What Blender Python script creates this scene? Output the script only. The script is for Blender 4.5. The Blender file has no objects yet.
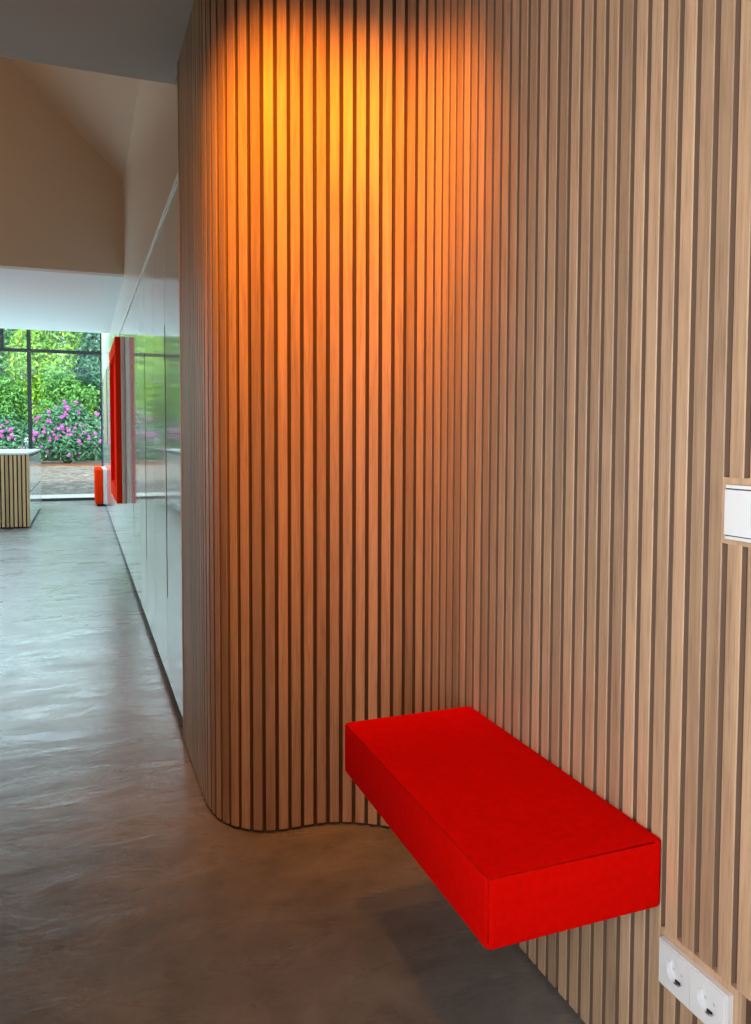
import bpy, bmesh, math, random
from mathutils import Vector, Matrix
random.seed(7)
R = math.radians
S = bpy.context.scene
COL = S.collection

# ------------------------------------------------------------------ camera
cam_d = bpy.data.cameras.new('camera')
cam = bpy.data.objects.new('camera', cam_d)
COL.objects.link(cam)
YAW, PIT, ROL, EYE = R(20.77), R(2.77), R(.17), 1.22
fw = Vector((math.sin(YAW)*math.cos(PIT), math.cos(YAW)*math.cos(PIT), -math.sin(PIT)))
rt = Vector((math.cos(YAW), -math.sin(YAW), 0))
up = rt.cross(fw)
r2 = rt*math.cos(ROL) + up*math.sin(ROL)
u2 = -rt*math.sin(ROL) + up*math.cos(ROL)
cam.matrix_world = Matrix(((r2.x, u2.x, -fw.x, 0), (r2.y, u2.y, -fw.y, 0), (r2.z, u2.z, -fw.z, EYE), (0, 0, 0, 1)))
cam_d.sensor_fit = 'HORIZONTAL'
cam_d.sensor_width = 36
cam_d.lens = 36*775/751
cam_d.shift_y = -37.5/751
cam_d.clip_start = .02
S.camera = cam

# ------------------------------------------------------------------ light, sky, exposure
S.view_settings.view_transform = 'Standard'
S.view_settings.look = 'None'
S.view_settings.exposure = 0.0
S.view_settings.gamma = 1
S.view_settings.use_curve_mapping = False
world = bpy.data.worlds.new('sky')
S.world = world
world.use_nodes = True
bg = world.node_tree.nodes['Background']
bg.inputs[0].default_value = (.80, .92, 1.0, 1)
bg.inputs[1].default_value = 1.8


def lamp(name, kind, loc, energy, color, target=None, **kw):
    d = bpy.data.lights.new(name, kind)
    d.energy = energy
    d.color = color
    for k, v in kw.items():
        setattr(d, k, v)
    o = bpy.data.objects.new(name, d)
    COL.objects.link(o)
    o.location = loc
    if target is not None:
        o.rotation_euler = (Vector(target) - Vector(loc)).to_track_quat('-Z', 'Y').to_euler()
    return o


lamp('sun', 'SUN', (0, 0, 12), 5.4, (1, .95, .84), (.3, .8, 11.2), angle=R(8))
# kitchen window daylight, and unseen fills added beside the camera and over the bay
lamp('hall_fill', 'AREA', (-.76, -.45, 1.30), 40, (1, .98, .98), (1, -.15, 1.22), shape='RECTANGLE', size=1.3, size_y=2.0, spread=R(112))
lamp('kitchen_daylight', 'AREA', (-3.93, 9.2, 1.35), 70, (.66, .90, 1), (1, 9.0, .6), shape='RECTANGLE', size=3.0, size_y=2.2, spread=R(130))
lamp('bay_fill', 'AREA', (-1.6, 13.8, 4.1), 500, (.60, .87, 1), (-1.5, 10.6, 0), shape='RECTANGLE', size=3.9, size_y=3.2)
WARM = (1, .275, .003)
lamp('wall_washer_light', 'SPOT', (.34, 1.48, 2.63), 182, WARM, (.66, 2.29, 1.72), spot_size=R(80), spot_blend=.95, shadow_soft_size=.03)
lamp('passage_downlight', 'SPOT', (.13, 1.83, 2.63), 30, (1, .42, .10), (.62, 1.72, .2), spot_size=R(44), spot_blend=.9, shadow_soft_size=.025)
lamp('roof_uplight', 'POINT', (-2.3, 5.2, 3.4), 26, (1, .55, .22), shadow_soft_size=.15)

# ------------------------------------------------------------------ helpers


def tag(o, label=None, cat=None, group=None, kind=None):
    if label: o['label'] = label
    if cat: o['category'] = cat
    if group: o['group'] = group
    if kind: o['kind'] = kind
    return o


def empty(name, loc, label, cat, group=None):
    o = bpy.data.objects.new(name, None)
    o.empty_display_size = .1
    COL.objects.link(o)
    o.location = loc
    return tag(o, label, cat, group)


def link(name, me, m, parent=None, smooth=False, loc=None):
    if m is not None:
        me.materials.append(m)
    if smooth:
        for p in me.polygons: p.use_smooth = True
    o = bpy.data.objects.new(name, me)
    COL.objects.link(o)
    if parent is not None: o.parent = parent
    if loc is not None: o.location = loc
    return o


def obj(name, bm, m, parent=None, smooth=False, loc=None):
    me = bpy.data.meshes.new(name)
    bmesh.ops.recalc_face_normals(bm, faces=bm.faces[:])
    bm.to_mesh(me)
    bm.free()
    return link(name, me, m, parent, smooth, loc)


def struct(name, bm, m, parent=None, smooth=False):
    o = obj(name, bm, m, parent, smooth)
    if parent is None: o['kind'] = 'structure'
    return o


def bx(bm, x0, x1, y0, y1, z0, z1, bev=0, seg=2):
    t = bmesh.new()
    v = [t.verts.new((x, y, z)) for x in (x0, x1) for y in (y0, y1) for z in (z0, z1)]
    for f in ((0, 1, 3, 2), (4, 6, 7, 5), (0, 4, 5, 1), (2, 3, 7, 6), (0, 2, 6, 4), (1, 5, 7, 3)):
        t.faces.new([v[i] for i in f])
    if bev:
        bmesh.ops.bevel(t, geom=t.edges[:], offset=bev, segments=seg, profile=.5, affect='EDGES')
    merge(bm, t)
    return bm


def merge(bm, t):
    me = bpy.data.meshes.new('tmp')
    bmesh.ops.recalc_face_normals(t, faces=t.faces[:])
    t.to_mesh(me)
    t.free()
    bm.from_mesh(me)
    bpy.data.meshes.remove(me)


def box(*a, **k):
    return bx(bmesh.new(), *a, **k)


def tube(bm, pts, r, n=8):
    pts = [Vector(p) for p in pts]
    rs = r if isinstance(r, (list, tuple)) else [r]*len(pts)
    t = bmesh.new()
    rings = []
    for i, p in enumerate(pts):
        d = (pts[min(i+1, len(pts)-1)] - pts[max(i-1, 0)]).normalized()
        a = d.orthogonal().normalized() if abs(d.z) > .9 else d.cross(Vector((0, 0, 1))).normalized()
        b = d.cross(a)
        rings.append([t.verts.new(p + (a*math.cos(2*math.pi*k/n) + b*math.sin(2*math.pi*k/n))*rs[i]) for k in range(n)])
    for i in range(len(rings)-1):
        for k in range(n):
            t.faces.new((rings[i][k], rings[i][(k+1) % n], rings[i+1][(k+1) % n], rings[i+1][k]))
    t.faces.new(rings[0][::-1])
    t.faces.new(rings[-1])
    merge(bm, t)
    return bm


def prism(bm, poly, axis, a, b):
    """polygon extruded along an axis ('x','y','z') from a to b"""
    t = bmesh.new()

    def mk(p, w):
        if axis == 'z': return (p[0], p[1], w)
        if axis == 'y': return (p[0], w, p[1])
        return (w, p[0], p[1])
    lo = [t.verts.new(mk(p, a)) for p in poly]
    hi = [t.verts.new(mk(p, b)) for p in poly]
    n = len(poly)
    for i in range(n):
        t.faces.new((lo[i], lo[(i+1) % n], hi[(i+1) % n], hi[i]))
    t.faces.new(lo[::-1])
    t.faces.new(hi)
    merge(bm, t)
    return bm

# ------------------------------------------------------------------ materials


def mat(name, color=(.5, .5, .5), rough=.5, spec=.5, metal=0, **kw):
    m = bpy.data.materials.new(name)
    m.use_nodes = True
    b = m.node_tree.nodes['Principled BSDF']
    b.inputs['Base Color'].default_value = (*color, 1)
    b.inputs['Roughness'].default_value = rough
    b.inputs['Metallic'].default_value = metal
    b.inputs['Specular IOR Level'].default_value = spec
    for k, v in kw.items():
        b.inputs[k].default_value = v
    return m


class G:
    """small node-tree writer"""

    def __init__(self, m):
        self.t = m.node_tree
        self.b = self.t.nodes['Principled BSDF']

    def n(self, kind, **kw):
        x = self.t.nodes.new(kind)
        for k, v in kw.items():
            if k.startswith('i_'): x.inputs[k[2:].replace('_', ' ')].default_value = v
            else: setattr(x, k, v)
        return x

    def l(self, a, b): self.t.links.new(a, b)

    def coords(self, scale, offset=None):
        tc = self.n('ShaderNodeTexCoord')
        mp = self.n('ShaderNodeMapping')
        mp.inputs['Scale'].default_value = scale
        self.l(tc.outputs['Object'], mp.inputs['Vector'])
        if offset is not None: self.l(offset, mp.inputs['Location'])
        return mp.outputs['Vector']

    def noise(self, vec, scale=1, detail=4, rough=.55, dist=0):
        x = self.n('ShaderNodeTexNoise')
        x.inputs['Scale'].default_value = scale
        x.inputs['Detail'].default_value = detail
        x.inputs['Roughness'].default_value = rough
        x.inputs['Distortion'].default_value = dist
        self.l(vec, x.inputs['Vector'])
        return x.outputs['Fac']

    def ramp(self, fac, stops):
        x = self.n('ShaderNodeValToRGB')
        e = x.color_ramp.elements
        while len(e) < len(stops): e.new(.5)
        for el, (p, c) in zip(e, stops):
            el.position = p
            el.color = (*c, 1)
        self.l(fac, x.inputs['Fac'])
        return x.outputs['Color']

    def mix(self, fac, a, b, mode='MIX'):
        x = self.n('ShaderNodeMix', data_type='RGBA', blend_type=mode)
        for s, v in ((x.inputs[0], fac), (x.inputs[6], a), (x.inputs[7], b)):
            if hasattr(v, 'links'): self.l(v, s)
            else: s.default_value = v if not isinstance(v, tuple) else (*v, 1)
        return x.outputs[2]

    def bump(self, h, strength, dist):
        x = self.n('ShaderNodeBump')
        x.inputs['Strength'].default_value = strength
        x.inputs['Distance'].default_value = dist
        self.l(h, x.inputs['Height'])
        self.l(x.outputs['Normal'], self.b.inputs['Normal'])

    def island(self): return self.n('ShaderNodeNewGeometry').outputs['Random Per Island']


def wood(name, dark, mid, light, rough=.45, island=True):
    m = mat(name, mid, rough, .35)
    g = G(m)
    off = None
    if island:
        ri = g.island()
        cx = g.n('ShaderNodeCombineXYZ')
        mu = g.n('ShaderNodeMath', operation='MULTIPLY')
        mu.inputs[1].default_value = 37
        g.l(ri, mu.inputs[0])
        for k in range(3): g.l(mu.outputs[0], cx.inputs[k])
        off = cx.outputs[0]
    v = g.coords((1, 1, .035), off)
    grain = g.noise(v, 230, 5, .65, .4)
    v2 = g.coords((1, 1, .05), off)
    broad = g.noise(v2, 28, 3, .5, 1.2)
    c1 = g.ramp(grain, [(.28, dark), (.5, mid), (.75, light)])
    c2 = g.ramp(broad, [(.3, dark), (.52, mid), (.72, light)])
    c = g.mix(.38, c1, c2)
    if island:
        tint = g.ramp(ri, [(0, (.74, .72, .70)), (.5, (.96, .94, .92)), (1, (1.12, 1.1, 1.08))])
        c = g.mix(1.0, c, tint, 'MULTIPLY')
    g.l(c, g.b.inputs['Base Color'])
    g.bump(grain, .12, .002)
    return m


OAK = wood('oak_slat', (.31, .20, .125), (.57, .385, .245), (.68, .48, .32))
OAK_BOARD = wood('oak_board', (.36, .235, .15), (.57, .385, .245), (.68, .48, .32), island=False)
OAK_PALE = wood('oak_pale', (.36, .23, .11), (.50, .34, .18), (.58, .42, .25))
TAN = mat('tan_veneer', (.30, .24, .15), .5, .3)
BACKING = mat('slat_backing', (.10, .06, .04), .8, .2)
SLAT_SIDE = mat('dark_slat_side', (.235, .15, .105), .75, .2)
PLASTER = mat('white_plaster', (.78, .79, .79), .85, .2)
BEIGE = mat('beige_surface', (.62, .53, .45), .85, .2)  # one even beige for the far gable and roof slopes
LACQUER = mat('white_lacquer', (.70, .72, .71), .06, .5)
LACQUER_WALL = mat('white_lacquer_wall', (.66, .62, .57), .16, .5)
GAP = mat('dark_gap', (.03, .03, .033), .6, .2)
ALU = mat('pale_aluminium', (.85, .86, .86), .35, .5, .6)
FRAME = mat('anthracite_frame', (.014, .018, .02), .5, .3)
WHITE = mat('white_plastic', (.80, .83, .86), .22, .5)
WHITE_SATIN = mat('white_satin', (.78, .78, .80), .4, .4)
CHROME = mat('dark_metal', (.25, .24, .23), .3, .5, 1)
PIN = mat('pale_shutter', (.52, .54, .57), .4, .4)
COUNTER = mat('white_stone', (.80, .82, .82), .15, .5)


def fabric(name, c):
    m = mat(name, c, .95, .02)
    g = G(m)
    v = g.coords((1, 1, 1))
    fine = g.noise(v, 900, 2, .6)
    soft = g.noise(v, 60, 3, .6)
    col = g.mix(soft, tuple(x*.82 for x in c), tuple(min(1, x*1.1) for x in c))
    g.l(col, g.b.inputs['Base Color'])
    g.bump(fine, .25, .002)
    return m


RED = fabric('red_wool', (.80, .003, .001))
RED_SEAM = fabric('red_seam', (.52, .006, .003))
ORANGE_RED = fabric('orange_red_wool', (.80, .028, .003))

# polished concrete
CONCRETE = mat('polished_concrete', (.3, .29, .28), .2, .5)
g = G(CONCRETE)
v = g.coords((1, 1, 1))
big = g.noise(g.coords((1, 1.6, 1)), 1.1, 6, .62, .6)
small = g.noise(v, 9, 8, .72, .3)
trowel_sheen = g.noise(g.coords((.8, 2.4, 1)), 2.6, 7, .66, 1.1)
c1 = g.ramp(big, [(.3, (.17, .166, .164)), (.52, (.225, .222, .22)), (.72, (.29, .287, .285))])
c2 = g.ramp(small, [(.3, (.70, .70, .70)), (.5, (1, 1, 1)), (.72, (1.22, 1.22, 1.22))])
c3 = g.ramp(trowel_sheen, [(.32, (.86, .86, .86)), (.5, (1, 1, 1)), (.68, (1.16, 1.16, 1.16))])  # trowel marks, with reflected streaks of window light put into the colour
g.l(g.mix(1.0, g.mix(1.0, c1, c2, 'MULTIPLY'), c3, 'MULTIPLY'), g.b.inputs['Base Color'])
rr = g.ramp(trowel_sheen, [(.3, (.38,)*3), (.7, (.22,)*3)])
g.l(rr, g.b.inputs['Roughness'])
wave = g.noise(g.coords((.8, 1.7, 1)), 4.6, 5, .6, .5)
mixh = g.n('ShaderNodeMath', operation='MULTIPLY_ADD')
mixh.inputs[1].default_value = .10
g.l(small, mixh.inputs[0])
g.l(wave, mixh.inputs[2])
g.bump(mixh.outputs[0], .32, .013)

# clear window glass: see-through with a fresnel reflection
GLASS = bpy.data.materials.new('clear_glass')
GLASS.use_nodes = True
nt = GLASS.node_tree
nt.nodes.clear()
out = nt.nodes.new('ShaderNodeOutputMaterial')
mx = nt.nodes.new('ShaderNodeMixShader')
tr = nt.nodes.new('ShaderNodeBsdfTransparent')
tr.inputs[0].default_value = (.93, .98, .96, 1)
gl = nt.nodes.new('ShaderNodeBsdfGlossy')
gl.inputs['Roughness'].default_value = .01
fr = nt.nodes.new('ShaderNodeFresnel')
fr.inputs[0].default_value = 1.35
nt.links.new(fr.outputs[0], mx.inputs[0])
nt.links.new(tr.outputs[0], mx.inputs[1])
nt.links.new(gl.outputs[0], mx.inputs[2])
nt.links.new(mx.outputs[0], out.inputs[0])


def leafy(name, stops, trans=.25):
    m = mat(name, stops[1][1], .5, .3)
    g = G(m)
    c = g.ramp(g.island(), stops)
    g.l(c, g.b.inputs['Base Color'])
    g.b.inputs['Subsurface Weight'].default_value = 0
    return m


LEAF_BRIGHT = leafy('leaf_bright', [(0, (.12, .34, .03)), (.4, (.24, .55, .05)), (.75, (.38, .70, .06)), (1, (.58, .80, .07))])
LEAF_MID = leafy('leaf_mid', [(0, (.05, .22, .06)), (.5, (.13, .40, .10)), (1, (.28, .56, .12))])
LEAF_COOL = leafy('leaf_cool', [(0, (.04, .16, .10)), (.5, (.09, .28, .18)), (1, (.17, .42, .27))])
LEAF_RHODO = leafy('leaf_rhododendron', [(0, (.03, .14, .07)), (.5, (.08, .26, .14)), (1, (.18, .42, .24))])
LEAF_GREY = leafy('leaf_grey', [(0, (.08, .16, .17)), (1, (.22, .33, .33))])
PETAL = leafy('petal', [(0, (.62, .12, .60)), (.5, (.78, .22, .76)), (1, (.90, .45, .88))])
BARK = mat('bark', (.10, .075, .055), .9, .1)
BRANCH = mat('pale_branch', (.42, .42, .42), .8, .1)
MULCH = mat('bark_mulch', (.2, .17, .15), .95, .1)
g = G(MULCH)
mn = g.noise(g.coords((1, 1, 1)), 5, 7, .75, .5)
g.l(g.ramp(mn, [(.3, (.10, .085, .08)), (.5, (.26, .235, .22)), (.68, (.52, .48, .46))]), g.b.inputs['Base Color'])
g.bump(mn, .8, .08)
BRICK_EDGE = mat('rust_edging', (.26, .11, .055), .9, .1)
PAVING = mat('pale_paving', (.80, .78, .75), .7, .3)
g = G(PAVING)
g.l(g.ramp(g.noise(g.coords((1, 1, 1)), 6, 5, .6), [(.3, (.72, .70, .67)), (.7, (.86, .84, .82))]), g.b.inputs['Base Color'])

# ------------------------------------------------------------------ the setting
XR, XC = .957, .375            # slat face of the near wall, face of the cupboards
CEIL = 2.65
Y_VOID, Y_FAR, Y_BAY, Y_WIN = 3.31, 7.28, 11.37, 15.7
XL = -4.0
struct('floor', box(XL-.1, 1.3, -2.6, Y_WIN+.12, -.2, 0), CONCRETE)
struct('ceiling', box(XL-.1, 1.3, -2.6, Y_VOID, CEIL, CEIL+.3), PLASTER)
struct('ceiling_2', box(XL-.1, XC+.5, Y_FAR+.12, Y_BAY, CEIL, CEIL+.3), PLASTER)
EAVE = 3.47
XRIDGE = (XL + XC)/2
ZR = EAVE + (XC - XRIDGE)
gable = [(XL-.1, CEIL), (XC+.3, CEIL), (XC+.3, EAVE-.3), (XRIDGE, ZR), (XL-.1, EAVE-.1)]
gable = [(XL, CEIL), (XC, CEIL), (XC, EAVE), (XRIDGE, ZR), (XL, EAVE)]
struct('wall_gable_far', prism(bmesh.new(), gable, 'y', Y_FAR, Y_FAR+.12), BEIGE)
struct('wall_gable_near', prism(bmesh.new(), [(x, max(z, CEIL+.3)) for x, z in gable], 'y', Y_VOID-.12, Y_VOID), PLASTER)
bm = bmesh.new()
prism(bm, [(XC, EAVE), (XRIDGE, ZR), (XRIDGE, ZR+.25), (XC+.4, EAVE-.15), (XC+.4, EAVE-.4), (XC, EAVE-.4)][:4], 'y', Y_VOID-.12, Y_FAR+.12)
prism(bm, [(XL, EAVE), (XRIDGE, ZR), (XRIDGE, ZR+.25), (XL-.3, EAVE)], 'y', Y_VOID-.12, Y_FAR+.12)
struct('ceiling_roof', bm, BEIGE)
bm = bmesh.new()
bx(bm, XL-.12, XL, .9, 7.58, 0, EAVE)
bx(bm, XL-.12, XL, 10.82, Y_WIN, 0, EAVE)
bx(bm, XL-.12, XL, 7.58, 10.82, 2.52, EAVE)
bx(bm, XL-.12, XL, 7.58, 10.82, 0, .18)
struct('wall_left', bm, PLASTER)
# wall above the run of cupboards, and the wall beside the glazed bay
TOPLINE = 2.245
struct('wall_right_upper', box(XC, XC+.1, 3.13, Y_FAR+.12, TOPLINE+.012, EAVE), LACQUER_WALL)
struct('wall_right_upper_2', box(XC, XC+.1, Y_FAR+.12, Y_BAY, TOPLINE+.012, CEIL), LACQUER_WALL)
struct('wall_right_bay', box(XC, XC+.1, Y_BAY, Y_WIN, TOPLINE+.012, 4.2), LACQUER_WALL)
struct('trim_1', box(XC-.006, XC+.02, 3.13, Y_WIN, TOPLINE-.002, TOPLINE+.012), ALU)
struct('wall_right_end', box(XC, XC+.1, Y_WIN-1.22, Y_WIN, 0, TOPLINE), LACQUER)
# walls behind and beside the photographer
struct('wall_rear', box(-.95, 1.3, -2.6, -2.48, 0, CEIL), PLASTER)
bm = bmesh.new()
bx(bm, -.92, -.80, -2.48, -1.12, 0, CEIL)
bx(bm, -.92, -.80, .22, .9, 0, CEIL)
bx(bm, -.92, -.80, -1.12, .22, 0, .28)
bx(bm, -.92, -.80, -1.12, .22, 2.32, CEIL)
struct('wall_left_near', bm, PLASTER)
struct('wall_passage', box(XL, -.92, .78, .9, 0, CEIL), PLASTER)
# bulkhead over the far ceiling, up to the roof of the glazed bay
struct('wall_bay_upper', box(XL, XC+.1, Y_BAY, Y_BAY+.12, CEIL+.0, 4.2), PLASTER)
struct('wall_left_bay', box(XL-.12, XL, Y_BAY, Y_WIN, EAVE, 4.2), PLASTER)

# slat wall ------------------------------------------------------------------
ctrl = [(.957, 1.96), (.954, 2.01), (.941, 2.08), (.914, 2.142), (.876, 2.190), (.828, 2.222), (.773, 2.256), (.715, 2.277),
        (.668, 2.284), (.619, 2.285), (.570, 2.283), (.512, 2.292), (.457, 2.325), (.410, 2.376), (.384, 2.436), (.370, 2.52),
        (.367, 2.62), (.366, 2.74), (.366, 2.87), (.366, 3.0), (.366, 3.13)]
path = [(XR, -1.4), (XR, .3), (XR, 1.2), (XR, 1.7)] + ctrl


def chaikin(p, n):
    for _ in range(n):
        q = [p[0]]
        for a, b in zip(p[:-1], p[1:]):
            q += [(a[0]*.75+b[0]*.25, a[1]*.75+b[1]*.25), (a[0]*.25+b[0]*.75, a[1]*.25+b[1]*.75)]
        q.append(p[-1])
        p = q
    return p


path = chaikin(path, 3)
cum = [0]
for a, b in zip(path[:-1], path[1:]): cum.append(cum[-1] + math.dist(a, b))


def at(s):
    s = max(0, min(cum[-1]-1e-6, s))
    lo = 0
    hi = len(cum)-1
    while hi-lo > 1:
        m_ = (lo+hi)//2
        if cum[m_] <= s: lo = m_
        else: hi = m_
    t = (s-cum[lo])/(cum[hi]-cum[lo])
    return Vector((path[lo][0]+(path[hi][0]-path[lo][0])*t, path[lo][1]+(path[hi][1]-path[lo][1])*t, 0))


def tan_at(s):
    return (at(s+.012) - at(s-.012)).normalized()


PITCH, SLAT, DEEP = .0402, .0290, .011
# the wall behind the slats (its inner face follows the slats)
inner, outer = [], []
N = 260
for i in range(N+1):
    s = cum[-1]*i/N
    p = at(s); t = tan_at(s); nrm = Vector((t.y, -t.x, 0))      # away from the room
    inner.append(p + nrm*DEEP)
bm = bmesh.new()
poly = [(p.x, p.y) for p in inner]
poly = poly + [(.47, 3.13), (1.2, 3.13), (1.2, -1.4)]
t_ = bmesh.new()
lo = [t_.verts.new((x, y, 0)) for x, y in poly]
hi = [t_.verts.new((x, y, CEIL)) for x, y in poly]
for i in range(len(poly)):
    j = (i+1) % len(poly)
    t_.faces.new((lo[i], lo[j], hi[j], hi[i]))
merge(bm, t_)
struct('wall_right', bm, BACKING)
struct('wall_right_near', box(XR, 1.2, -2.48, -1.4, 0, CEIL), PLASTER)
# phase: the near edge of one groove stands at Y = .944 on the straight run
s_ref = .947 + 1.4
k0 = -int(s_ref/PITCH)
# y0, y1, z0, z1 of the flush boards round switch and sockets
CUTS = [(.78, .959, 1.052, 1.158), (.895, 1.076, .243, .348)]
bm = bmesh.new()
s = s_ref + k0*PITCH - SLAT
while s + SLAT < cum[-1] - .002:
    if s > .02:
        a, b = at(s), at(s+SLAT)
        t = (b-a).normalized()
        nrm = Vector((t.y, -t.x, 0))
        ym = (a.y+b.y)/2
        spans = [(.010, CEIL)]
        if a.x > XR-.001 and b.x > XR-.001:
            for y0, y1, z0, z1 in CUTS:
                if a.y < y1 and b.y > y0:
                    spans = [(q0, z0) if q0 < z0 else None for q0, q1 in spans[:1]] + [(z1, CEIL)]
        for sp in spans:
            if sp is None: continue
            z0, z1 = sp
            c = .0016
            q = [a+nrm*DEEP, a+nrm*c, a+t*c, b-t*c, b+nrm*c, b+nrm*DEEP]
            tb = bmesh.new()
            lo = [tb.verts.new((p.x, p.y, z0)) for p in q]
            hi = [tb.verts.new((p.x, p.y, z1)) for p in q]
            for i in range(6):
                j = (i+1) % 6
                fc = tb.faces.new((lo[i], lo[j], hi[j], hi[i]))
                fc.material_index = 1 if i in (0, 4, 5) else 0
            tb.faces.new(lo[::-1]); tb.faces.new(hi)
            merge(bm, tb)
    s += PITCH
# end slat closing the wall beside the cupboards
cl = struct('slat_cladding', bm, OAK, bpy.data.objects['wall_right'])
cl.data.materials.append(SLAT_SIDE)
bm = bmesh.new()
bx(bm, .364, .377, 3.105, 3.128, .004, CEIL)
struct('end_slat', bm, OAK_BOARD, bpy.data.objects['wall_right'])
for nm, (y0, y1, z0, z1) in zip(('mounting_board', 'mounting_board'), CUTS):
    struct(nm, box(XR-.0005, XR+DEEP, y0, y1, z0, z1, bev=.0008, seg=1), OAK_BOARD, bpy.data.objects['wall_right'])

# windows ---------------------------------------------------------------------
w = empty('window_1', (0, Y_WIN, 0), None, None)
w['kind'] = 'structure'
bm = bmesh.new()
bx(bm, XL, XC+.1, 0, .07, 0, .05)
bx(bm, XL, XC+.1, 0, .07, 4.12, 4.2)
bx(bm, XC-.02, XC+.1, 0, .07, .05, 4.12)
bx(bm, XL, XL+.06, 0, .07, .05, 4.12)
obj('window_frame', bm, FRAME, w)
obj('transom', box(XL, XC, .005, .065, 2.765, 2.825), FRAME, w)
for x in (-.884, -2.2, -3.1):
    obj('mullion', box(x-.034, x+.034, 0, .07, .05, 4.12), FRAME, w)
obj('mullion', box(-1.36, -1.30, 0, .07, 2.825, 4.12), FRAME, w)
xs = [XL, -3.1, -2.2, -.884, XC]
for a, b in zip(xs[:-1], xs[1:]):
    obj('pane', box(a+.03, b-.03, .03, .036, .05, 2.77), GLASS, w)
    obj('pane', box(a+.03, b-.03, .03, .036, 2.82, 4.12), GLASS, w)
w2 = empty('added_roof_window', (0, Y_BAY, 4.2), None, None)  # unseen glass roof, added to bring more daylight into the bay
w2['kind'] = 'structure'
bm = bmesh.new()
bx(bm, XL, XC+.1, 0, .1, 0, .1)
bx(bm, XL, XC+.1, Y_WIN-Y_BAY-.1, Y_WIN-Y_BAY+.07, 0, .1)
for x in (XL, -2.9, -1.8, -.75, XC):
    bx(bm, x-.03, x+.03, .1, Y_WIN-Y_BAY-.1, 0, .1)
obj('roof_frame', bm, FRAME, w2)
obj('pane', box(XL, XC, .1, Y_WIN-Y_BAY-.1, .05, .056), GLASS, w2)
for nm, X, ya, yb, za, zb, n in (('added_hall_window', -.86, -1.12, .22, .28, 2.32, 2), ('window_4', XL-.06, 7.58, 10.82, .18, 2.52, 3)):  # hall window is unseen, added around the hall fill
    wn = empty(nm, (X, ya, za), None, None)
    wn['kind'] = 'structure'
    bm = bmesh.new()
    L, H = yb-ya, zb-za
    bx(bm, -.03, .03, 0, L, 0, .05)
    bx(bm, -.03, .03, 0, L, H-.05, H)
    for k in range(n+1):
        bx(bm, -.03, .03, k*(L-.05)/n, k*(L-.05)/n+.05, .05, H-.05)
    obj('window_frame', bm, FRAME, wn)
    obj('pane', box(-.003, .003, .05, L-.05, .05, H-.05), GLASS, wn)

# ------------------------------------------------------------------ wall bench
BX0, BX1, BY0, BY1, BZ0, BZ1 = .602, .9568, 1.072, 1.808, .386, .508
bench = empty('wall_bench', (BX0, BY0, BZ0), 'floating red wool upholstered bench fixed to the oak slat wall', 'bench')
LX, LY, LZ = BX1-BX0, BY1-BY0, BZ1-BZ0


def cushion(lx, ly, lz, rv, re, crown=0, nx=10, ny=18):
    """padded block: vertical corners rounded by rv, horizontal edges by re, top crowned"""
    def outline(inset, rad, n=6):
        pts = []
        for cx, cy, a0 in ((lx-inset-rad, ly-inset-rad, 0), (inset+rad, ly-inset-rad, 90), (inset+rad, inset+rad, 180), (lx-inset-rad, inset+rad, 270)):
            for k in range(n+1):
                a = R(a0+90*k/n)
                pts.append((cx+rad*math.cos(a), cy+rad*math.sin(a)))
        return pts
    t = bmesh.new()
    rings = []
    prof = []
    for k in range(5):
        a = R(90*k/4)
        prof.append((re*(1-math.sin(a)), re*(1-math.cos(a))))
    levels = [(i, z) for i, z in prof] + [(i, lz-z) for i, z in reversed(prof)]
    for i, z in levels:
        rings.append([t.verts.new((x, y, z)) for x, y in outline(i, max(.001, rv-i*.6))])
    n = len(rings[0])
    for a, b in zip(rings[:-1], rings[1:]):
        for k in range(n):
            t.faces.new((a[k], a[(k+1) % n], b[(k+1) % n], b[k]))
    # crowned top: shrinking rings
    last = rings[-1]
    for q in range(1, 7):
        f = 1-q/7
        zz = lz + crown*(1-f**4)
        ring = [t.verts.new((lx/2+(v.co.x-lx/2)*f, ly/2+(v.co.y-ly/2)*f, zz)) for v in rings[-1]]
        for k in range(n):
            t.faces.new((last[k], last[(k+1) % n], ring[(k+1) % n], ring[k]))
        last = ring
    t.faces.new(last)
    t.faces.new(rings[0][::-1])
    return t


o = obj('cushion', cushion(LX, LY, LZ, .014, .006, .004), RED, bench, True)
bm = bmesh.new()
e = .0022
tube(bm, [(e, LY-.02, LZ-e), (e, .02, LZ-e), (e+.0008, .006, LZ-e), (.006, e, LZ-e), (.02, e, LZ-e), (LX-.02, e, LZ-e)], .0016, 6)
tube(bm, [(.0045, .0045, .012), (.0043, .0043, LZ-.004)], .0014, 6)
o = tag(obj('seam', bm, RED_SEAM, bench, True), 'darker red stitched seam')
obj('base_board', box(.02, LX-.0, .02, LY-.02, -.006, .004), GAP, bench)

# ------------------------------------------------------------------ switch and sockets
sw = empty('light_switch', (XR-.001, .943, 1.061), 'square white rocker light switch on the oak slat wall', 'light switch')
obj('cover_frame', box(-.009, 0, -.086, 0, 0, .086, bev=.0012), WHITE, sw)
obj('rocker', box(-.014, -.008, -.083, -.003, .0075, .0785, bev=.0012), WHITE, sw)
obj('rocker_gap', box(-.0094, -.0088, -.084, -.002, .0055, .0072), GAP, sw)
obj('rocker_gap', box(-.0094, -.0088, -.084, -.002, .0788, .0805), GAP, sw)

so = empty('double_socket', (XR-.001, 1.067, .256), 'white double power socket low on the oak slat wall below the switch', 'power socket')


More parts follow.
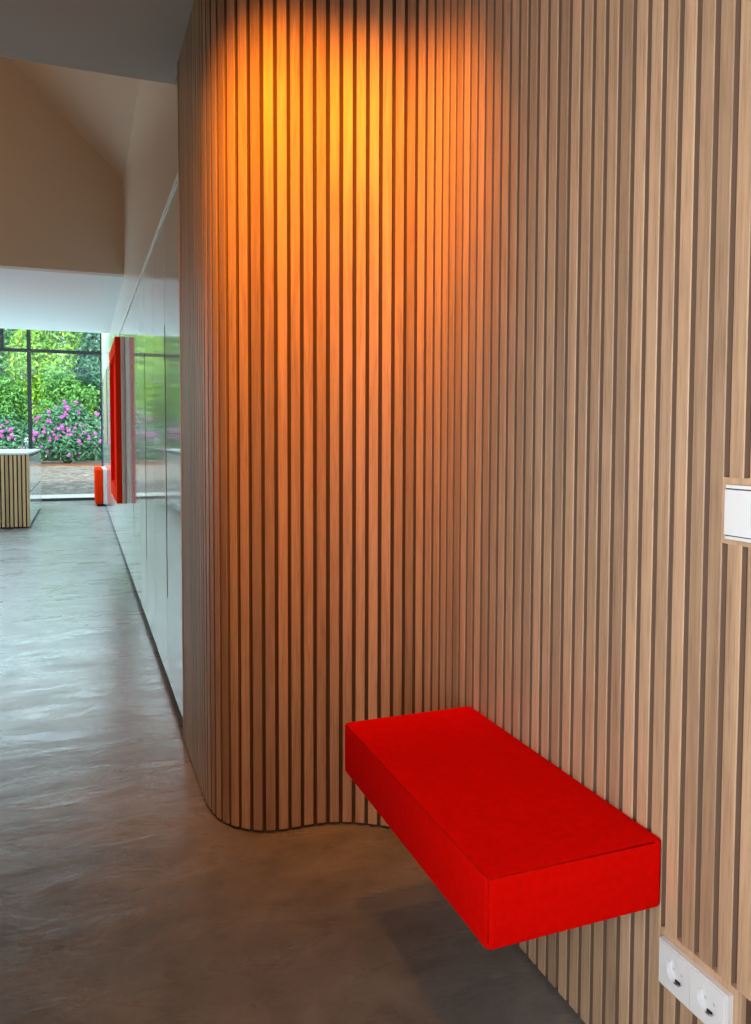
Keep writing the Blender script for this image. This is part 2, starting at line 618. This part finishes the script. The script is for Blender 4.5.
def ring_plate(bm, y0, y1, z0, z1, cy, cz, r, x0, x1, n=40):
    """rectangular plate with a round hole, thickness x0..x1 (x0 is the room side)"""
    t = bmesh.new()

    def sq(a):
        c_, s_ = math.cos(a), math.sin(a)
        hy = (y1-cy) if c_ > 0 else (cy-y0)
        hz = (z1-cz) if s_ > 0 else (cz-z0)
        k = min(hy/abs(c_) if abs(c_) > 1e-6 else 9, hz/abs(s_) if abs(s_) > 1e-6 else 9)
        return cy+c_*k, cz+s_*k
    A = [2*math.pi*(i+.5)/n for i in range(n)]
    A = sorted(A + [math.atan2(b, a) % (2*math.pi) for a in (y1-cy, y0-cy) for b in (z1-cz, z0-cz)])
    n = len(A)
    q = {}
    for nm, x in (('f', x0), ('b', x1)):
        q[nm+'o'] = [t.verts.new((x, *sq(a))) for a in A]
        q[nm+'i'] = [t.verts.new((x, cy+r*math.cos(a), cz+r*math.sin(a))) for a in A]
    for i in range(n):
        j = (i+1) % n
        t.faces.new((q['fo'][i], q['fo'][j], q['fi'][j], q['fi'][i]))
        t.faces.new((q['bo'][i], q['bo'][j], q['bi'][j], q['bi'][i]))
        t.faces.new((q['fo'][i], q['fo'][j], q['bo'][j], q['bo'][i]))
        t.faces.new((q['fi'][i], q['fi'][j], q['bi'][j], q['bi'][i]))
    merge(bm, t)
    return bm


def disc(bm, x0, x1, cy, cz, r, n=32):
    return prism(bm, [(cy+r*math.cos(2*math.pi*i/n), cz+r*math.sin(2*math.pi*i/n)) for i in range(n)], 'x', x0, x1)


fr_bm = bmesh.new()
for (y0, y1, z0, z1) in ((-.157, 0, .0765, .080), (-.157, 0, 0, .0035), (-.0035, 0, .0035, .0765), (-.157, -.1485, .0035, .0765)):
    bx(fr_bm, -.010, 0, y0, y1, z0, z1)
obj('cover_frame', fr_bm, WHITE, so)
for cy in (-.0395, -.1125):
    y0, y1 = cy-.0358, cy+.0358
    ins = obj('socket_insert', ring_plate(bmesh.new(), y0, y1, .0038, .0762, cy, .04, .0200, -.0112, -.002), WHITE, so)
    obj('socket_well', disc(disc(bmesh.new(), -.0018, .0005, cy, .04, .0215), -.0040, -.0017, cy, .04, .0135), WHITE, ins)
    for d in (-.0095, .0095):
        obj('pin_shutter', disc(bmesh.new(), -.0043, -.0039, cy+d, .04, .0027, 16), PIN, ins)
    for sgn in (-1, 1):
        obj('earth_clip', box(-.0095, -.0030, cy-.003, cy+.003, .04+sgn*.0192-.0010, .04+sgn*.0192+.0010), CHROME, ins)
        obj('clip_slot', box(-.0050, -.0030, cy-.0055, cy+.0055, .04+sgn*.0175-.0022, .04+sgn*.0175+.0012), GAP, ins)

# ------------------------------------------------------------------ white tall cupboards
Z_PL, Z_TOP = .055, TOPLINE
places = ['beside the curved oak slat wall', 'second along from the curved oak wall', 'between the red wall niche and the second cupboard',
          'behind the near half of the red wall niche', 'behind the far half of the red wall niche', 'just past the red wall niche',
          'just before the tan wall panel', 'behind the near half of the tan wall panel', 'behind the far half of the tan wall panel']
Y0, UNIT = 3.17, 1.255
filler = obj('cupboard_filler', box(XC, XC+.1, 3.13, Y0-.003, 0, Z_TOP), LACQUER)
tag(filler, 'narrow white filler strip between oak slat wall and first cupboard', 'filler panel')
for i in range(9):
    y = Y0 + i*UNIT
    c = empty('tall_cupboard', (XC, y, 0), 'white gloss two-door tall cupboard ' + places[i], 'cupboard', 'gloss cupboards along the passage')
    obj('carcass', box(.024, .55, .002, UNIT-.002, Z_PL, Z_TOP-.002), GAP, c)
    obj('plinth', box(.05, .10, 0, UNIT, 0, Z_PL), GAP, c)
    if i not in (3, 4):
        obj('groove_shade', box(.003, .0235, UNIT/2-.020, UNIT/2+.020, .452, 1.738), GAP, c)  # dark fill in the groove, its shade put in as colour
    obj('gap_shade', box(.0012, .0235, .0003, .0029, Z_PL, Z_TOP-.004), GAP, c)  # dark strips painting the shade between doors
    obj('gap_shade', box(.0012, .0235, UNIT/2-.0028, UNIT/2+.0028, Z_PL, .45), GAP, c)
    for k in range(2):
        a, b = (.003, UNIT/2-.003) if k == 0 else (UNIT/2+.003, UNIT-.003)
        bm = bmesh.new()
        if i in (3, 4):
            bx(bm, 0, .02, a, b, Z_PL, Z_TOP-.004, bev=.001, seg=1)
        else:
            # edge next to the neighbour door is cut back to make a finger groove
            e0, e1 = (a, b-.018) if k == 0 else (a+.018, b)
            bx(bm, 0, .02, e0, e1, Z_PL, Z_TOP-.004)
            f0, f1 = (b-.018, b) if k == 0 else (a, a+.018)
            bx(bm, 0, .02, f0, f1, Z_PL, .45)
            bx(bm, 0, .02, f0, f1, 1.74, Z_TOP-.004)
        obj('door', bm, LACQUER, c)

# ------------------------------------------------------------------ red framed niche
NY0, NY1, NZ0, NZ1, NX = 7.30, 8.86, .615, 2.105, .292
n_ = empty('wall_niche', (NX, NY0, NZ0), 'red upholstered framed niche in a white box standing out from the white cupboards', 'wall niche')
ln, hn = NY1-NY0, NZ1-NZ0
bm = bmesh.new()
for a in ((0, .045, 0, ln, 0, .135), (0, .045, 0, ln, hn-.125, hn), (0, .045, 0, .16, .135, hn-.125), (0, .045, ln-.12, ln, .135, hn-.125)):
    bx(bm, *a)
obj('padded_frame', bm, ORANGE_RED, n_)
obj('back_pad', box(.035, .045, .16, ln-.12, .135, hn-.125), RED, n_)
obj('white_box', box(.0455, XC-NX-.0005, 0, ln, 0, hn), WHITE_SATIN, n_)

# tan panel further along
tp = box(XC-.012, XC-.0005, 12.45, 13.85, 1.10, 2.238, bev=.002)
tag(obj('wood_panel', tp, TAN), 'tan wooden panel on the white cupboards by the garden window', 'wall panel')

# red block by the window
blk = empty('upholstered_block', (.215, 14.25, 0), 'low red upholstered block against the white wall by the garden window', 'seat')
o = obj('padding', cushion(.132, 1.25, .615, .03, .02, .004), ORANGE_RED, blk, True, loc=(0, 0, .035))
obj('backing', box(.128, .159, .02, 1.23, .035, .648), WHITE_SATIN, blk)
obj('foot', box(.03, .15, .06, 1.19, 0, .036), GAP, blk)

# ------------------------------------------------------------------ kitchen island
IX0, IX1, IY0, IY1, IZ = -1.95, -.648, 11.2, 14.36, 1.0
isl = empty('kitchen_island', ((IX0+IX1)/2, IY0, 0), 'kitchen island with oak slat end and white worktop before the garden window', 'kitchen island')
dx = (IX1-IX0)/2
obj('carcass', box(-dx+.04, dx-.02, .02, IY1-IY0-.02, .03, IZ-.04), GAP, isl)
bm = bmesh.new()
x = dx-.038
while x > -dx:
    bx(bm, x, x+.034, 0, .02, .02, IZ-.028)
    x -= .0505
obj('slat_end', bm, OAK_PALE, isl)
bm = bmesh.new()
L = IY1-IY0
obj('worktop', box(-dx, dx+.004, -.004, L+.004, IZ-.024, IZ, bev=.002), COUNTER, isl)
for k in range(4):
    a, b = .022+k*(L-.03)/4+.003, .022+(k+1)*(L-.03)/4-.003
    for z0, z1 in ((.05, .47), (.485, IZ-.06)):
        obj('drawer', box(dx-.02, dx, a, b, z0, z1), LACQUER, isl)
obj('side_panel', box(-dx, -dx+.04, .02, L-.02, .03, IZ-.04), LACQUER, isl)
obj('plinth', box(-dx+.06, dx-.05, .05, L-.05, 0, .03), GAP, isl)

# ------------------------------------------------------------------ garden
def height(y):
    return max(0, min(.42, (y-18.2)*.058)) if y < 26 else .42


bm = bmesh.new()
ys = [17.6 + .4*k for k in range(80)]
grid = []
for y in ys:
    grid.append([bm.verts.new((-16+x*.8, y, height(y) + random.uniform(-.03, .03)*(y > 18) - .005)) for x in range(38)])
for a, b in zip(grid[:-1], grid[1:]):
    for k in range(37): bm.faces.new((a[k], a[k+1], b[k+1], b[k]))
o = obj('mulch_bed', bm, MULCH, smooth=True)
o['kind'] = 'structure'
o = obj('terrace', box(-12, 8, Y_WIN+.12, 17.7, -.2, -.01), PAVING)
o['kind'] = 'structure'
o = obj('bed_edging', box(-12, 8, 24.3, 24.4, .33, .415), BRICK_EDGE)
tag(o, 'low rust brown edging strip at the back of the mulch bed', 'garden edging')


def leaves(blobs, n, size, rnd, shell=.55):
    """n separate little leaf blades spread through ellipsoid blobs (cx,cy,cz,rx,ry,rz)"""
    vs, fs = [], []
    wts = [b[3]*b[5] for b in blobs]
    for _ in range(n):
        cx, cy, cz, rx, ry, rz = rnd.choices(blobs, wts)[0]
        d = Vector((rnd.gauss(0, 1), rnd.gauss(0, 1), rnd.gauss(0, 1))).normalized()
        r = rnd.uniform(shell, 1.0)*(1+rnd.uniform(-.06, .10))
        p = Vector((cx+d.x*rx*r, cy+d.y*ry*r, cz+d.z*rz*r))
        nrm = (d*1.0 + Vector((rnd.uniform(-1, 1), rnd.uniform(-1, 1), rnd.uniform(-.3, 1.3)))*.8).normalized()
        a = nrm.orthogonal().normalized()
        q = Matrix.Rotation(rnd.uniform(0, 6.28), 3, nrm)
        a = q @ a
        b = nrm.cross(a)
        l, w_ = size*rnd.uniform(.7, 1.35), size*rnd.uniform(.28, .45)
        i = len(vs)
        vs += [p-a*l, p+b*w_-nrm*w_*.2, p+a*l-nrm*l*.25, p-b*w_-nrm*w_*.2]
        fs.append((i, i+1, i+2, i+3))
    me = bpy.data.meshes.new('leaves')
    me.from_pydata([tuple(v) for v in vs], [], fs)
    return me


def plant(name, label, cat, loc, blobs, n, size, m, group, seed, trunk=None, core=None):
    rnd = random.Random(seed)
    root = empty(name, loc, label, cat, group)
    link('foliage', leaves(blobs, n, size, rnd), m, root)
    bm = bmesh.new()
    th = trunk or .4
    top = max(blobs, key=lambda b: b[2])
    if trunk:
        tube(bm, [(0, 0, -.05), (.05, 0, trunk*.4), (-.04, .05, trunk*.8), (top[0]*.4, top[1]*.4, trunk*1.3)], [.16, .13, .11, .05])
        for b in blobs[:5]:
            tube(bm, [(-.02, .02, trunk*.75), (b[0]*.6, b[1]*.6, trunk*.75+(b[2]-trunk*.75)*.5), (b[0], b[1], b[2])], [.07, .05, .02], 6)
        obj('trunk', bm, BARK, root, True)
    else:
        for b in blobs:
            tube(bm, [(0, 0, -.05), (b[0]*.4, b[1]*.4, b[2]*.5), (b[0], b[1], b[2]+b[5]*.5)], [.04, .03, .012], 6)
        obj('stems', bm, BARK, root, True)
    return root


def blobset(rnd, n, rx, ry, z0, z1, r0, r1):
    out = []
    for _ in range(n):
        r = rnd.uniform(r0, r1)
        out.append((rnd.uniform(-rx, rx), rnd.uniform(-ry, ry), rnd.uniform(z0, z1), r, r, r*.8))
    return out


def trusses(root, blobs, n, seed):
    """flower heads on the shrub's outside, each a part"""
    rnd = random.Random(seed)
    proto = None
    for _ in range(n):
        cx, cy, cz, rx, ry, rz = rnd.choices(blobs, [b[3]**2 for b in blobs])[0]
        d = Vector((rnd.gauss(0, 1), -abs(rnd.gauss(0, 1))-.35, rnd.gauss(0, 1)+.25)).normalized()
        p = (cx+d.x*rx*1.04, cy+d.y*ry*1.04, cz+d.z*rz*1.04)
        if p[2] < .25: continue
        if proto is None:
            o = proto = link('flower_cluster', leaves([(0, 0, 0, .055, .055, .05)], 60, .026, rnd, .6), PETAL, root)
        else:
            o = proto.copy()
            COL.objects.link(o)
            o.parent = root
        o.location = p
        o.rotation_euler = (rnd.uniform(0, 6), rnd.uniform(0, 6), rnd.uniform(0, 6))
        k = rnd.uniform(.6, 1.2)
        o.scale = (k, k, k)
    tag(proto, 'pink flower head')


RG = 'flowering rhododendrons'
bl = [(-.35, .1, .95, .58, .55, .70), (.38, .05, 1.0, .60, .55, .72), (0, .2, 1.25, .60, .55, .66), (-.62, 0, .60, .45, .5, .52), (.70, 0, .58, .40, .5, .5), (.05, -.15, .6, .65, .5, .55)]
p_ = plant('rhododendron', 'large rounded pink flowering rhododendron left of the red block seen through the window', 'shrub', (-.40, 25.0, .40), bl, 5200, .075, LEAF_RHODO, RG, 11)
trusses(p_, bl, 100, 5)
bl = [(-.2, .1, .75, .65, .55, .6), (.25, .05, .55, .45, .5, .5), (-.5, .2, .95, .5, .5, .5)]
p_ = plant('rhododendron', 'smaller pink flowering rhododendron at the left edge above the kitchen island', 'shrub', (-2.15, 24.6, .40), bl, 3000, .075, LEAF_RHODO, RG, 12)
trusses(p_, bl, 45, 6)

rnd = random.Random(3)
TG = 'trees behind the garden window'
specs = [  # x, y, crown z range, half width, material, label, leaves, leaf size
    (-2.9, 29.6, .8, 3.0, 1.15, LEAF_MID, 'mid green bushy tree behind the smaller rhododendron', 6500, .075),
    (-.35, 29.6, .8, 3.2, 1.15, LEAF_MID, 'mid green bushy tree behind the large rhododendron', 6500, .075),
    (2.1, 29.6, .9, 3.5, 1.10, LEAF_BRIGHT, 'yellow-green bushy tree above the right side of the large rhododendron', 6000, .075),
    (-4.9, 33.0, 1.2, 5.6, 1.6, LEAF_BRIGHT, 'wide yellow-green tree left of the middle of the window view', 9000, .10),
    (-1.1, 33.0, 1.2, 6.8, 1.95, LEAF_BRIGHT, 'tall bright yellow-green tree in the middle of the window view', 11000, .10),
    (2.5, 33.0, 1.2, 7.0, 1.65, LEAF_COOL, 'dark blue-green tree beside the right edge of the window', 9000, .10),
    (-7.2, 37.0, 1.0, 8.0, 1.9, LEAF_MID, 'large green tree at the far left end of the garden', 9000, .13),
    (-3.1, 37.0, 1.0, 6.2, 2.0, LEAF_MID, 'round green tree behind the tall bright yellow-green tree, on its left', 9000, .13),
    (.9, 37.0, 1.0, 8.5, 1.9, LEAF_COOL, 'blue-green tree behind the tall bright yellow-green tree, on its right', 10000, .13),
    (4.8, 37.0, 1.0, 8.5, 1.9, LEAF_MID, 'broad green tree at the far right behind the dark blue-green tree', 9000, .13),
]
for i, (x, y, z0, z1, rx, m, lab, n, sz) in enumerate(specs):
    bl = []
    for k in range(20):
        r = rx*rnd.uniform(.38, .52)
        bl.append((rnd.uniform(-1, 1)*(rx-r), rnd.uniform(-.3, .3), z0+r*.5+(z1-z0-r)*(k+rnd.random())/20, r, min(r, .9), r*.85))
    plant('garden_tree', lab, 'tree', (x, y, .40), bl, n, sz, m, TG, 40+i, trunk=max(.7, z0*.9))
hb = [(-9+1.1*k, random.uniform(-.2, .2), .7+random.uniform(-.15, .15), .95, .55, .95) for k in range(16)]
plant('hedge', 'low dark green hedge behind the rhododendrons', 'hedge', (0, 27.2, .40), hb, 9000, .09, LEAF_COOL, None, 90)
